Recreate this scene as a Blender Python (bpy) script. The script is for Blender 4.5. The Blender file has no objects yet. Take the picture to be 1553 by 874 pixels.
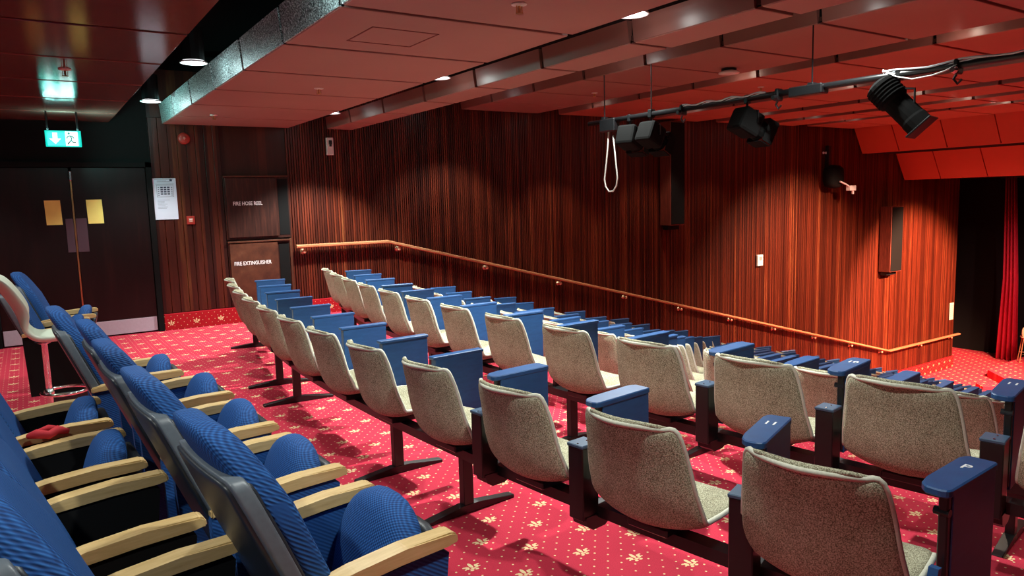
import bpy, bmesh, math, random
from mathutils import Vector, Matrix
random.seed(7)
PI = math.pi
sc = bpy.context.scene
C = sc.collection

# ------------------------------------------------------------------ camera
cd = bpy.data.cameras.new('camera'); cam = bpy.data.objects.new('camera', cd); C.objects.link(cam)
cd.sensor_width = 36.0; cd.lens = 36.0 * 1101.0 / 1553.0; cd.clip_start = 0.02; cd.clip_end = 100
RX = Vector((0.8316, 0.0893, -0.5482)); RY = Vector((-0.5542, 0.0843, -0.8281))
RX.normalize(); RY = (RY - RX * RX.dot(RY)).normalized(); RZ = RX.cross(RY)
M = Matrix((RX, RY, RZ)).to_4x4()
M.translation = Vector((0, 0, 1.57))
cam.matrix_world = M
sc.camera = cam

# ------------------------------------------------------------------ exposure, world
sc.view_settings.view_transform = 'Standard'
sc.view_settings.look = 'None'
sc.view_settings.exposure = 0.0
sc.view_settings.gamma = 1.0
sc.view_settings.use_curve_mapping = False
world = bpy.data.worlds.new('world'); sc.world = world; world.use_nodes = True
world.node_tree.nodes['Background'].inputs[0].default_value = (0.85, 0.8, 0.9, 1)
world.node_tree.nodes['Background'].inputs[1].default_value = 0.02

LAMP_SCALE = 1.7
def spot(name, loc, aim, power, color, size_deg=110, blend=0.5, radius=0.05, parent=None):
    l = bpy.data.lights.new(name, 'SPOT'); l.energy = power * LAMP_SCALE; l.color = color
    l.spot_size = math.radians(size_deg); l.spot_blend = blend; l.shadow_soft_size = radius
    o = bpy.data.objects.new(name, l); C.objects.link(o)
    o.location = loc
    o.rotation_euler = (Vector(aim) - Vector(loc)).to_track_quat('-Z', 'Y').to_euler()
    return o

# ------------------------------------------------------------------ helpers: objects
def link(name, bm, m, parent=None, smooth=False, loc=None):
    me = bpy.data.meshes.new(name)
    bmesh.ops.recalc_face_normals(bm, faces=bm.faces)
    bm.to_mesh(me); bm.free()
    if smooth:
        for p in me.polygons: p.use_smooth = True
    me.materials.append(m)
    o = bpy.data.objects.new(name, me); C.objects.link(o)
    if parent is not None: o.parent = parent
    if loc is not None: o.location = loc
    return o
def tag(o, label=None, cat=None, group=None, kind=None):
    if label: o['label'] = label
    if cat: o['category'] = cat
    if group: o['group'] = group
    if kind: o['kind'] = kind
    return o
def thing(name, label, cat, loc=(0, 0, 0), rz=0.0, group=None):
    o = bpy.data.objects.new(name, None); C.objects.link(o); o.empty_display_size = 0.1
    o.location = loc; o.rotation_euler = (0, 0, rz)
    return tag(o, label, cat, group)
def shell_empty(name):
    o = bpy.data.objects.new(name, None); C.objects.link(o); o['kind'] = 'structure'; return o
def copy_tree(o, parent=None):
    c = o.copy(); C.objects.link(c)
    if parent is not None: c.parent = parent
    for ch in KIDS.get(o.name, []): 
        copy_tree(ch, c)
    return c
KIDS = {}
def register(root):
    allo = [root]
    def rec(o):
        ks = [x for x in bpy.data.objects if x.parent == o]
        KIDS[o.name] = ks
        for k in ks: rec(k)
    rec(root)

# ------------------------------------------------------------------ helpers: shapes
def B(): return bmesh.new()
def box(bm, x0, x1, y0, y1, z0, z1, bevel=0.0, mat=None, seg=1):
    r = bmesh.ops.create_cube(bm, size=1.0)
    vs = r['verts']
    for v in vs:
        v.co = Vector((x0 + (v.co.x + .5) * (x1 - x0), y0 + (v.co.y + .5) * (y1 - y0), z0 + (v.co.z + .5) * (z1 - z0)))
    if bevel > 0:
        es = list({e for v in vs for e in v.link_edges})
        rr = bmesh.ops.bevel(bm, geom=es, offset=bevel, segments=seg, affect='EDGES', profile=0.5)
        vs = list({v for f in rr['faces'] for v in f.verts} | {v for v in vs if v.is_valid})
    if mat is not None:
        for v in vs: v.co = mat @ v.co
    return vs
def prism(bm, pts, a0, a1, axis='y', mat=None):
    """pts: outline (p,q); extruded along axis"""
    def mk(p, q, a):
        return Vector((p, a, q)) if axis == 'y' else (Vector((a, p, q)) if axis == 'x' else Vector((p, q, a)))
    v0 = [bm.verts.new(mk(p, q, a0)) for p, q in pts]; v1 = [bm.verts.new(mk(p, q, a1)) for p, q in pts]
    n = len(pts)
    bm.faces.new(v0); bm.faces.new(list(reversed(v1)))
    for i in range(n): bm.faces.new((v0[i], v1[i], v1[(i + 1) % n], v0[(i + 1) % n]))
    if mat is not None:
        for v in v0 + v1: v.co = mat @ v.co
    return v0 + v1
def tube(bm, pts, r, seg=8, closed=False, caps=True):
    pts = [Vector(p) for p in pts]; n = len(pts); rings = []
    rr = r if isinstance(r, (list, tuple)) else [r] * n
    prev = None
    for i, p in enumerate(pts):
        if closed: t = pts[(i + 1) % n] - pts[i - 1]
        else: t = pts[min(i + 1, n - 1)] - pts[max(i - 1, 0)]
        t.normalize()
        if prev is None:
            a = Vector((0, 0, 1)) if abs(t.z) < .9 else Vector((1, 0, 0))
            u = t.cross(a).normalized()
        else:
            u = (prev - t * prev.dot(t)).normalized()
        prev = u; w = t.cross(u)
        rings.append([bm.verts.new(p + rr[i] * (u * math.cos(2 * PI * k / seg) + w * math.sin(2 * PI * k / seg))) for k in range(seg)])
    m = n if closed else n - 1
    for i in range(m):
        a, b = rings[i], rings[(i + 1) % n]
        for k in range(seg): bm.faces.new((a[k], a[(k + 1) % seg], b[(k + 1) % seg], b[k]))
    if caps and not closed:
        bm.faces.new(rings[0]); bm.faces.new(list(reversed(rings[-1])))
def lathe(bm, prof, seg=20, mat=None):
    rings = []
    for r, z in prof:
        ring = [bm.verts.new((max(r, 1e-4) * math.cos(2 * PI * k / seg), max(r, 1e-4) * math.sin(2 * PI * k / seg), z)) for k in range(seg)]
        rings.append(ring)
    for a, b in zip(rings, rings[1:]):
        for k in range(seg): bm.faces.new((a[k], a[(k + 1) % seg], b[(k + 1) % seg], b[k]))
    bm.faces.new(rings[0]); bm.faces.new(list(reversed(rings[-1])))
    if mat is not None:
        for ring in rings:
            for v in ring: v.co = mat @ v.co
def pillow(bm, sx, sy, sz, e=4.0, n=8, deform=None):
    """rounded cushion: a superellipsoid of the given full sizes"""
    r = bmesh.ops.create_cube(bm, size=2.0)
    es = list({ed for v in r['verts'] for ed in v.link_edges})
    bmesh.ops.subdivide_edges(bm, edges=es, cuts=n, use_grid_fill=True)
    for v in bm.verts:
        c = v.co
        # spread points evenly
        q = Vector([math.sin(k * PI / 2 * .92) / math.sin(PI / 2 * .92) for k in c])
        d = (abs(q.x) ** e + abs(q.y) ** e + abs(q.z) ** e) ** (1 / e)
        p = q / d
        v.co = Vector((p.x * sx / 2, p.y * sy / 2, p.z * sz / 2))
        if deform: v.co = deform(v.co)
def evaluated(o, name):
    dg = bpy.context.evaluated_depsgraph_get(); dg.update()
    me = bpy.data.meshes.new_from_object(o.evaluated_get(dg)); me.name = name
    o.modifiers.clear(); o.data = me
def text_mesh(body, size, depth=0.001, align='CENTER'):
    cu = bpy.data.curves.new('lettering', 'FONT'); cu.body = body; cu.size = size; cu.extrude = depth; cu.align_x = align; cu.align_y = 'CENTER'
    cu.resolution_u = 3; cu.offset = size * 0.012
    o = bpy.data.objects.new('lettering', cu); C.objects.link(o)
    dg = bpy.context.evaluated_depsgraph_get(); dg.update()
    me = bpy.data.meshes.new_from_object(o.evaluated_get(dg))
    bpy.data.objects.remove(o); bpy.data.curves.remove(cu)
    return me
def text_obj(name, body, size, m, parent, loc, rot=(0, 0, 0), depth=0.001, sx=1.0):
    me = text_mesh(body, size, depth); me.name = name; me.materials.clear(); me.materials.append(m)
    o = bpy.data.objects.new(name, me); C.objects.link(o)
    o.parent = parent; o.location = loc; o.rotation_euler = rot; o.scale = (sx, 1, 1)
    return o

# ------------------------------------------------------------------ materials
class NT:
    def __init__(s, name):
        s.m = bpy.data.materials.new(name); s.m.use_nodes = True; s.t = s.m.node_tree
        s.b = s.t.nodes['Principled BSDF']
    def n(s, typ, **kw):
        nd = s.t.nodes.new(typ)
        for k, v in kw.items(): setattr(nd, k, v)
        return nd
    def l(s, a, b): s.t.links.new(a, b)
    def math(s, op, a, b=None, c=None, clamp=False):
        nd = s.n('ShaderNodeMath', operation=op, use_clamp=clamp)
        for i, x in enumerate((a, b, c)):
            if x is None: continue
            if isinstance(x, (int, float)): nd.inputs[i].default_value = x
            else: s.l(x, nd.inputs[i])
        return nd.outputs[0]
    def mix(s, f, a, b, mode='MIX'):
        nd = s.n('ShaderNodeMix', data_type='RGBA', blend_type=mode)
        for i, x in ((0, f), (6, a), (7, b)):
            if isinstance(x, (int, float)): nd.inputs[i].default_value = x
            elif isinstance(x, tuple): nd.inputs[i].default_value = x if len(x) == 4 else (*x, 1)
            else: s.l(x, nd.inputs[i])
        return nd.outputs[2]
    def coords(s):
        return s.n('ShaderNodeTexCoord').outputs['Object']
    def noise(s, vec, scale, detail=2.0, rough=.5, scl=None):
        if scl:
            mp = s.n('ShaderNodeMapping'); mp.inputs['Scale'].default_value = scl; s.l(vec, mp.inputs[0]); vec = mp.outputs[0]
        nd = s.n('ShaderNodeTexNoise'); nd.inputs['Scale'].default_value = scale; nd.inputs['Detail'].default_value = detail; nd.inputs['Roughness'].default_value = rough
        s.l(vec, nd.inputs['Vector']); return nd.outputs[0]
    def ramp(s, f, stops):
        nd = s.n('ShaderNodeValToRGB'); cr = nd.color_ramp
        while len(cr.elements) < len(stops): cr.elements.new(.5)
        for e, (p, c) in zip(cr.elements, stops): e.position = p; e.color = (*c, 1)
        s.l(f, nd.inputs[0]); return nd.outputs[0]
    def bump(s, h, strength, dist=0.01):
        nd = s.n('ShaderNodeBump'); nd.inputs['Strength'].default_value = strength; nd.inputs['Distance'].default_value = dist
        s.l(h, nd.inputs['Height']); s.l(nd.outputs[0], s.b.inputs['Normal'])
    def base(s, c, rough=.6, metal=0.0, spec=.5):
        if isinstance(c, tuple): s.b.inputs['Base Color'].default_value = (*c, 1)
        else: s.l(c, s.b.inputs['Base Color'])
        s.b.inputs['Roughness'].default_value = rough; s.b.inputs['Metallic'].default_value = metal
        s.b.inputs['Specular IOR Level'].default_value = spec
        return s.m
def plain(name, c, rough=.6, metal=0.0, spec=.5, var=0.0, vs=30):
    t = NT(name)
    if var > 0:
        n = t.noise(t.coords(), vs, 3)
        col = t.mix(n, tuple(x * (1 - var) for x in c), tuple(min(1, x * (1 + var)) for x in c))
        return t.base(col, rough, metal, spec)
    return t.base(c, rough, metal, spec)
def emit(name, c, s):
    t = NT(name); t.base((0, 0, 0), .5)
    t.b.inputs['Emission Color'].default_value = (*c, 1); t.b.inputs['Emission Strength'].default_value = s
    return t.m

def carpet(name, axes='xy', base=(0.58, 0.036, 0.070)):
    t = NT(name); co = t.coords()
    sp = t.n('ShaderNodeSeparateXYZ'); t.l(co, sp.inputs[0])
    X = sp.outputs[0]; Y = sp.outputs[1] if axes == 'xy' else sp.outputs[2]
    x = t.math('SUBTRACT', X, 2.09); y = t.math('SUBTRACT', Y, 2.24 if axes == 'xy' else 0.095)
    xa = t.math('DIVIDE', x, .31); yb = t.math('DIVIDE', y, .356)
    u = t.math('ADD', t.math('SUBTRACT', xa, yb), .5); v = t.math('ADD', t.math('ADD', xa, yb), .5)
    def local(k):
        fu = t.math('SUBTRACT', t.math('FRACT', t.math('ADD', t.math('MULTIPLY', t.math('SUBTRACT', u, .5), k), .5)), .5)
        fv = t.math('SUBTRACT', t.math('FRACT', t.math('ADD', t.math('MULTIPLY', t.math('SUBTRACT', v, .5), k), .5)), .5)
        dx = t.math('MULTIPLY', t.math('ADD', fu, fv), .155 / k); dy = t.math('MULTIPLY', t.math('SUBTRACT', fv, fu), .178 / k)
        return dx, dy
    def ell(dx, dy, cx, cy, rx, ry):
        a = t.math('DIVIDE', t.math('SUBTRACT', dx, cx), rx); b = t.math('DIVIDE', t.math('SUBTRACT', dy, cy), ry)
        d = t.math('ADD', t.math('MULTIPLY', a, a), t.math('MULTIPLY', b, b))
        return t.math('LESS_THAN', d, 1.0)
    dx, dy = local(1.0)
    m = ell(dx, dy, 0, .014, .0085, .022)
    for e in ((-.022, .000, .0085, .014), (.022, .000, .0085, .014), (0, -.014, .017, .005), (-.012, -.026, .009, .006), (.012, -.026, .009, .006), (-.034, .010, .008, .005), (.034, .010, .008, .005), (-.034, -.008, .005, .004), (.034, -.008, .005, .004)):
        m = t.math('MAXIMUM', m, ell(dx, dy, *e))
    ex, ey = local(4.0)
    d = ell(ex, ey, 0, 0, .0048, .0048)
    mask = t.math('MAXIMUM', m, d)
    n = t.noise(co, 220, 2); n2 = t.noise(co, 1.3, 3)
    c0 = t.mix(n, tuple(k * .72 for k in base), tuple(min(1, k * 1.25) for k in base))
    c0 = t.mix(t.math('MULTIPLY', n2, .35), c0, tuple(k * .7 for k in base))
    col = t.mix(mask, c0, (0.80, 0.62, 0.34))
    t.bump(n, .5, .004)
    return t.base(col, .95, 0, .15)

def slat_wood(name, pitch, bright=1.0):
    t = NT(name); co = t.coords()
    sp = t.n('ShaderNodeSeparateXYZ'); t.l(co, sp.inputs[0])
    idx = t.math('FLOOR', t.math('DIVIDE', sp.outputs[0], pitch))
    wn = t.n('ShaderNodeTexWhiteNoise', noise_dimensions='1D'); t.l(idx, wn.inputs['W'])
    board = t.n('ShaderNodeTexWhiteNoise', noise_dimensions='1D'); t.l(t.math('FLOOR', t.math('DIVIDE', sp.outputs[0], pitch * 7)), board.inputs['W'])
    g = t.noise(co, 6, 4, .6, (6, 6, .35))
    f = t.math('ADD', t.math('MULTIPLY', wn.outputs[0], .48), t.math('ADD', t.math('MULTIPLY', g, .45), t.math('MULTIPLY', board.outputs[0], .12)))
    k = bright
    col = t.ramp(f, [(.15, (.05 * k, .008 * k, .006 * k)), (.5, (.20 * k, .034 * k, .014 * k)), (.74, (.38 * k, .062 * k, .024 * k)), (.90, (.66 * k, .22 * k, .07 * k))])
    t.bump(g, .2, .01)
    return t.base(col, .38, 0, .45)

def flat_wood(name, cols, scl=(8, 8, .6), scale=5, rough=.4):
    t = NT(name); co = t.coords(); g = t.noise(co, scale, 5, .65, scl)
    col = t.ramp(g, [(.3, cols[0]), (.55, cols[1]), (.75, cols[2])])
    return t.base(col, rough, 0, .4)

def cream_fabric():
    t = NT('cream_fabric'); co = t.coords()
    n = t.noise(co, 260, 2, .6); n2 = t.noise(co, 6, 2)
    f = t.math('ADD', t.math('MULTIPLY', n, .85), t.math('MULTIPLY', n2, .15))
    col = t.ramp(f, [(.38, (.14, .125, .08)), (.50, (.35, .325, .215)), (.62, (.60, .58, .42))])
    t.bump(n, .8, .004)
    return t.base(col, .9, 0, .2)
def blue_weave():
    t = NT('blue_woven_fabric'); co = t.coords()
    sp = t.n('ShaderNodeSeparateXYZ'); t.l(co, sp.inputs[0])
    fr = 2 * PI / .0125
    a = t.math('SINE', t.math('MULTIPLY', sp.outputs[1], fr)); b = t.math('SINE', t.math('MULTIPLY', t.math('ADD', sp.outputs[2], t.math('MULTIPLY', sp.outputs[0], .7)), fr))
    w = t.math('MULTIPLY', a, b)
    f = t.math('ADD', t.math('MULTIPLY', w, .5), .5)
    col = t.ramp(f, [(.1, (.006, .034, .13)), (.55, (.012, .072, .26)), (.95, (.024, .125, .38))])
    t.bump(f, .6, .003)
    return t.base(col, .75, 0, .3)
def blue_paint():
    t = NT('blue_painted_board'); co = t.coords()
    n = t.noise(co, 12, 5, .7, (1, 1, 4)); col = t.mix(n, (.010, .042, .14), (.026, .105, .28))
    return t.base(col, .42, 0, .45)
def ceiling_paint(name, c, rough, bump, bscale):
    t = NT(name); co = t.coords()
    n = t.noise(co, bscale, 3, .6); n2 = t.noise(co, 1.2, 3)
    col = t.mix(n2, tuple(k * .85 for k in c), tuple(k * 1.15 for k in c))
    t.bump(n, bump, .002)
    return t.base(col, rough, 0, .5)

PITCH = .036
m_carpet = carpet('red_patterned_carpet', 'xy')
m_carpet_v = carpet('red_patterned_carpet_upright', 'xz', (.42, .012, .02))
m_slat = slat_wood('ribbed_mahogany', PITCH, .40)
m_panelwood = slat_wood('grooved_mahogany', .11, .18)
m_darkwood = flat_wood('dark_cabinet_wood', [(.018, .006, .004), (.04, .012, .008), (.08, .025, .014)])
m_brownwood = flat_wood('brown_cabinet_laminate', [(.05, .018, .012), (.09, .032, .018), (.13, .05, .028)], (2, 2, 2), 3, .3)
m_door = flat_wood('dark_door_veneer', [(.004, .002, .002), (.007, .003, .003), (.018, .005, .004)], (3, 3, .4), 4, .35)
m_black = plain('black_enamel', (.006, .006, .007), .35)
m_blackmatt = plain('matt_black', (.008, .008, .008), .9, 0, .1)
m_plastic = plain('dark_moulded_plastic', (.020, .025, .032), .42, 0, .5, .15, 60)
m_rim_lit = plain('shell_rim_lit', (.11, .13, .15), .4, 0, .5, .15, 60)  # same plastic as the shell, paler to paint in light on its edge
m_wood = flat_wood('pale_beech', [(.50, .33, .13), (.62, .43, .19), (.70, .52, .26)], (1.5, 14, 14), 4, .38)
m_railwood = flat_wood('handrail_wood', [(.40, .16, .07), (.50, .22, .10), (.6, .3, .15)], (1, 8, 8), 4, .35)
m_cream = cream_fabric()
m_piping_lit = plain('cream_piping_lit', (.60, .59, .48), .85, 0, .2, .2, 150)
m_blue = blue_weave()
m_bluepaint = blue_paint()
m_boxtop = plain('blue_grey_laminate', (.05, .09, .15), .35)
m_white = plain('white_lettering', (.85, .85, .85), .5)
m_whiteplastic = plain('white_plastic', (.7, .68, .62), .45)
m_paper = plain('white_paper', (.62, .68, .80), .8, 0, .2)
m_ink = plain('printed_ink', (.06, .07, .12), .8)
m_yellow = plain('yellow_paper', (.92, .80, .22), .8, 0, .2, .12, 6)
m_chrome = plain('chrome', (.75, .75, .78), .12, 1.0)
m_brass = plain('brass_strip', (.62, .42, .18), .3, 1.0)
m_bracket = plain('polished_brass_bracket', (.85, .62, .38), .25, .55)
m_kick = plain('brushed_kick_plate', (.52, .54, .62), .55, .35, .4, .1, 40)
m_red = plain('red_plastic', (.35, .03, .02), .45)
m_mauve = plain('dull_mauve', (.075, .045, .06), .4)
m_ceil = ceiling_paint('terracotta_ceiling_paint', (.31, .158, .130), .55, .15, 60)
m_seam = plain('dark_joint_backing', (.06, .018, .014), .8)
m_ceilred = ceiling_paint('red_ceiling_paint', (.42, .135, .09), .6, .1, 60)
m_ceilgloss = ceiling_paint('glossy_textured_ceiling_paint', (.15, .060, .048), .10, .14, 130)
m_fascia = ceiling_paint('satin_fascia_paint', (.27, .105, .085), .30, .1, 60)
_t = NT('grey_sparkle_fascia'); _n = _t.noise(_t.coords(), 95, 2, .6)
m_greyfascia = _t.base(_t.ramp(_n, [(.42, (.015, .018, .018)), (.52, (.30, .36, .36)), (.60, (.85, .95, .95))]), .35, .1, .5); _t.bump(_n, 1.0, .004)
m_bulk = ceiling_paint('red_bulkhead_paint', (.50, .07, .035), .6, .1, 40)
m_void = plain('black_ceiling_void', (.004, .004, .004), .95, 0, .05)
m_curtain = plain('crimson_velvet', (.52, .015, .045), .7, 0, .3, .2, 8)
m_lens = emit('lit_downlight_lens', (.95, .97, 1.0), 9.0)
m_exit = emit('lit_green_panel', (.0, .62, .50), 1.3)
m_exitw = emit('lit_white_pictogram', (.75, 1.0, .95), 2.2)
m_exitdark = emit('dark_green_pictogram', (.0, .10, .08), .5)

# ================================================================== STRUCTURE
YW = 10.39          # side wall plane
AX = 4.7            # centre line of the auditorium
def arc(y, R=18.0): return (y - AX) ** 2 / (2 * R)
STEP = .283; E0 = 3.02; RP = 1.10; NT_ = 13
ZF = -STEP * NT_
def floor_z(x, y):
    xe = x - arc(y)
    if xe < E0: return 0.0
    return -STEP * min(NT_, int((xe - E0) / RP) + 1)

# floor: curved carpeted tiers
bm = B(); ys = [-1.5 + i * (YW + 1.6 - -1.5) / 24 for i in range(25)]
prof = [(-3.0, 0.0, False)]
for j in range(NT_):
    xe = E0 + RP * j; z = -STEP * j
    prof += [(xe - .012, z, True), (xe, z - .012, True), (xe, z - STEP, True)]
prof.append((26.5, ZF, False))
rows_v = []
for (x, z, cur) in prof:
    rows_v.append([bm.verts.new((x + (arc(y) if cur else 0), y, z)) for y in ys])
for a, b in zip(rows_v, rows_v[1:]):
    for i in range(24): bm.faces.new((a[i], b[i], b[i + 1], a[i + 1]))
fl = link('floor', bm, m_carpet); fl['kind'] = 'structure'

# side wall, ribbed
wl = shell_empty('wall_left')
bm = B(); box(bm, 1.35, 22.45, YW + .03, YW + .2, ZF - .05, 3.4); link('backing', bm, m_panelwood, wl)
bm = B(); x = 3.13
def wall_base(x):
    if x < 4.5: return 0.22
    return max(ZF + .33, 0.22 - (x - 4.5) * .2587)
while x < 22.43:
    d = .018 + random.random() * .006
    if x > 13 and int((x - 13) / 1.22) % 1 == 0: d *= .8
    w = PITCH * (.62 + random.random() * .08)
    box(bm, x, x + w, YW + .03 - d, YW + .035, wall_base(x + w / 2), 3.35)
    x += PITCH
sl = link('slats', bm, m_slat, wl); sl['kind'] = 'stuff'
# grooved boards between the door and the hose cupboards
x = 1.39
while x < 2.24:
    bm = B(); box(bm, x, min(x + .106, 2.245), YW - .005, YW + .035, .22, 2.75, .004); link('board', bm, m_panelwood, wl); x += .11
bm = B(); box(bm, -3, 22.45, YW + .02, YW + .15, 2.0, 3.4); 
w2 = link('header', bm, m_blackmatt, wl)
w2.location.y = .045

# left of the doors
bm = B(); box(bm, -3.0, -.42, YW - .02, YW + .15, 0, 3.3); o = link('wall_rear', bm, m_panelwood); o['kind'] = 'structure'
# walls behind and beside the camera
bm = B(); box(bm, -3.0, 26.5, -1.7, -1.5, ZF, 3.4); o = link('wall_right', bm, m_panelwood); o['kind'] = 'structure'
bm = B(); box(bm, -3.1, -3.0, -1.6, YW, -.1, 3.4); o = link('wall_back', bm, m_panelwood); o['kind'] = 'structure'
# carpeted skirting
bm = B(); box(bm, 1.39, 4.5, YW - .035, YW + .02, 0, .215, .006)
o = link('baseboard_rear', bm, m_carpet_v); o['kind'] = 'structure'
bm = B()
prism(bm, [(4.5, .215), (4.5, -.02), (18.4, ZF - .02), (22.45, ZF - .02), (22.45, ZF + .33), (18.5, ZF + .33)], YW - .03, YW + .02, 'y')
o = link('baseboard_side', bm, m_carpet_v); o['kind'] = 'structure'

# double doors
dr = shell_empty('door_1')
bm = B(); box(bm, -.42, -.36, YW - .04, YW + .06, 0, 2.18); box(bm, 1.32, 1.385, YW - .04, YW + .06, 0, 2.18); box(bm, -.42, 1.385, YW - .04, YW + .06, 2.12, 2.18); box(bm, -.42, 1.385, YW, YW + .06, 2.18, 3.3)
link('door_frame', bm, m_blackmatt, dr)
for (a, b) in ((-.355, .478), (.502, 1.315)):
    bm = B(); box(bm, a, b, YW - .01, YW + .04, .012, 2.115, .004); lf = link('door_leaf', bm, m_door, dr)
    bm = B(); box(bm, a + .01, b - .01, YW - .015, YW - .008, .02, .20, .001); link('kick_plate', bm, m_kick, lf)
for (a, b) in ((.395, .477), (.503, .62)):
    bm = B(); box(bm, a, b, YW - .016, YW - .009, 1.09, 1.50, .001); link('mauve_panel', bm, m_mauve, dr)  # mauve rectangles on the leaves, either side of the meeting strip
bm = B(); box(bm, .480, .500, YW - .02, YW + .02, .02, 2.06, .002); link('meeting_strip', bm, m_brass, dr)
bm = B(); box(bm, .474, .506, YW - .045, YW - .02, 1.96, 2.075, .006); link('flush_bolt', bm, m_chrome, dr)
for (a, b, lab) in ((.20, .365, 'bright yellow notice taped to the left leaf of the black double doors'), (.635, .805, 'bright yellow notice taped to the right leaf of the black double doors')):
    bm = B(); box(bm, a, b, YW - .014, YW - .0105, 1.43, 1.725)
    for v in bm.verts: v.co.x += (v.co.z - 1.5) * -.02
    tag(link('notice', bm, m_yellow), lab, 'notice', 'yellow notices on the double doors')

# ceiling
ce = shell_empty('ceiling')
def cyc(yy): return yy
cells = [4.0 + 1.09 * k for k in range(-5, 6)] + [YW + .01]
G = .05
def section(x0, x1, z, m, name='ceiling_panel', th=.03, cells=cells):
    for a, b in zip(cells, cells[1:]):
        bm = B(); box(bm, x0, x1, a + G / 2, b - G / 2, z, z + th, .004); link(name, bm, m, ce)
    bm = B(); box(bm, x0 + .01, x1 - .01, cells[0], cells[-1], z + th - .006, z + th + .03); link('panel_backing', bm, m_seam, ce)
def fascia(x, z, h, m, tilt=.02):
    for a, b in zip(cells, cells[1:]):
        bm = B(); prism(bm, [(x - tilt, z + h), (x, z), (x + .03, z), (x + .03, z + h)], a + G / 2, b - G / 2, 'y'); link('fascia_panel', bm, m, ce)
    bm = B(); box(bm, x + .028, x + .04, cells[0], cells[-1], z + .01, z + h - .01); link('fascia_backing', bm, m_blackmatt, ce)
# (rear edge, front edge, height)
section(-3.0, -1.3, 2.67, m_ceilgloss)
section(-.70, .96, 2.67, m_ceilgloss)
section(1.57, 3.18, 2.67, m_ceil)
fascia(1.56, 2.675, .24, m_greyfascia)
section(3.75, 4.12, 2.67, m_ceil)
fascia(3.74, 2.675, .16, m_fascia)
SEC = [(6.0, 7.5, 3.05), (7.97, 9.65, 3.05), (10.15, 11.48, 3.05), (12.05, 13.12, 3.06), (13.68, 14.62, 3.07), (15.15, 16.95, 3.08)]
for (a, b, z) in SEC:
    section(a, b, z, m_ceilred if a > 7 else m_ceil); fascia(a - .01, z + .005, .15, m_fascia)
# plain front of each recess
bm = B()
for (xx, z) in ((.96, 2.67), (-1.3, 2.67), (3.18, 2.67), (4.12, 2.67)) + tuple((b, z) for (a, b, z) in SEC): box(bm, xx - .012, xx, -1.5, YW, z + .02, z + .14)
link('recess_edge', bm, m_blackmatt, ce)
bm = B(); box(bm, -3.0, 17.1, -1.5, YW + .2, 3.36, 3.45); link('ceiling_void', bm, m_void, ce)
# access hatch outline
bm = B()
for (x0, x1, y0, y1) in ((1.90, 2.37, 4.36, 4.37), (1.90, 2.37, 4.79, 4.80), (1.90, 1.91, 4.36, 4.80), (2.36, 2.37, 4.36, 4.80)): box(bm, x0, x1, y0, y1, 2.667, 2.6705)
link('hatch_trim', bm, plain('hatch_seam', (.16, .035, .025), .7), ce)

# bulkheads over the stage
bk = shell_empty('trim_1')
def bulkhead(x0, z0, x1, z1, ystart, k0):
    for a, b in zip(cells, cells[1:]):
        b2 = min(b, ystart)
        if a >= ystart: continue
        bm = B(); prism(bm, [(x0, z0), (x1, z1), (x1 + .05, z1 + .02), (x0 + .06, z0)], a + .012, b2 - .012, 'y'); link('bulkhead_panel', bm, m_bulk, bk)
    bm = B(); prism(bm, [(x0 + .05, z0), (x1 + .04, z1 + .01), (x1 + .25, z1 + .01), (x1 + .9, z0)], cells[0], ystart, 'y'); link('bulkhead_core', bm, m_bulk, bk)
bulkhead(16.95, 3.2, 17.4, 2.48, YW - .01, 0)
bulkhead(18.9, 2.56, 19.4, 1.82, YW - .01, 0)
bm = B(); box(bm, 17.4, 19.0, -1.5, YW, 2.50, 2.6); box(bm, 19.4, 26.5, -1.5, YW + 1.5, 1.86, 1.95); link('soffit', bm, m_blackmatt, bk)

# stage end
sw = shell_empty('wall_stage')
for i in range(40):
    a = 9.42 - i * .28
    if a < -1.4: break
    bm = B(); box(bm, 25.2, 25.25, a - .27, a, ZF, 2.0, .004); link('board', bm, m_panelwood, sw)
bm = B(); box(bm, 25.25, 25.4, -1.5, 12, ZF, 2.0); link('backing', bm, m_blackmatt, sw)
bm = B(); box(bm, 22.3, 26.5, YW + 1.45, YW + 1.6, ZF, 2.0); box(bm, 22.37, 22.45, YW + .03, YW + 1.5, ZF, 2.0); box(bm, 26.4, 26.5, 9.4, YW + 1.5, ZF, 2.0); o = link('wall_passage', bm, m_blackmatt); o['kind'] = 'structure'
# stage platform with a step block
bm = B(); prism(bm, [(21.9, 9.2), (22.5, 9.25), (25.2, 9.3), (25.2, -1), (18.6, -1), (18.6, 5.8)], ZF, ZF + .20, 'z')
o = link('stage_floor', bm, m_carpet); o['kind'] = 'structure'
bm = B(); box(bm, -.24, .24, -.2, .2, 0, .1, .008)
o = link('step_block', bm, m_carpet, None, False, (20.65, 8.62, ZF)); o.rotation_euler.z = -.72
tag(o, 'small red carpeted step block against the stage platform edge', 'step')
# door of the passage
d2 = shell_empty('door_2')
bm = B(); box(bm, 26.34, 26.4, 10.35, 11.5, ZF, ZF + 2.05, .005); link('door_leaf', bm, m_door, d2)

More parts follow.
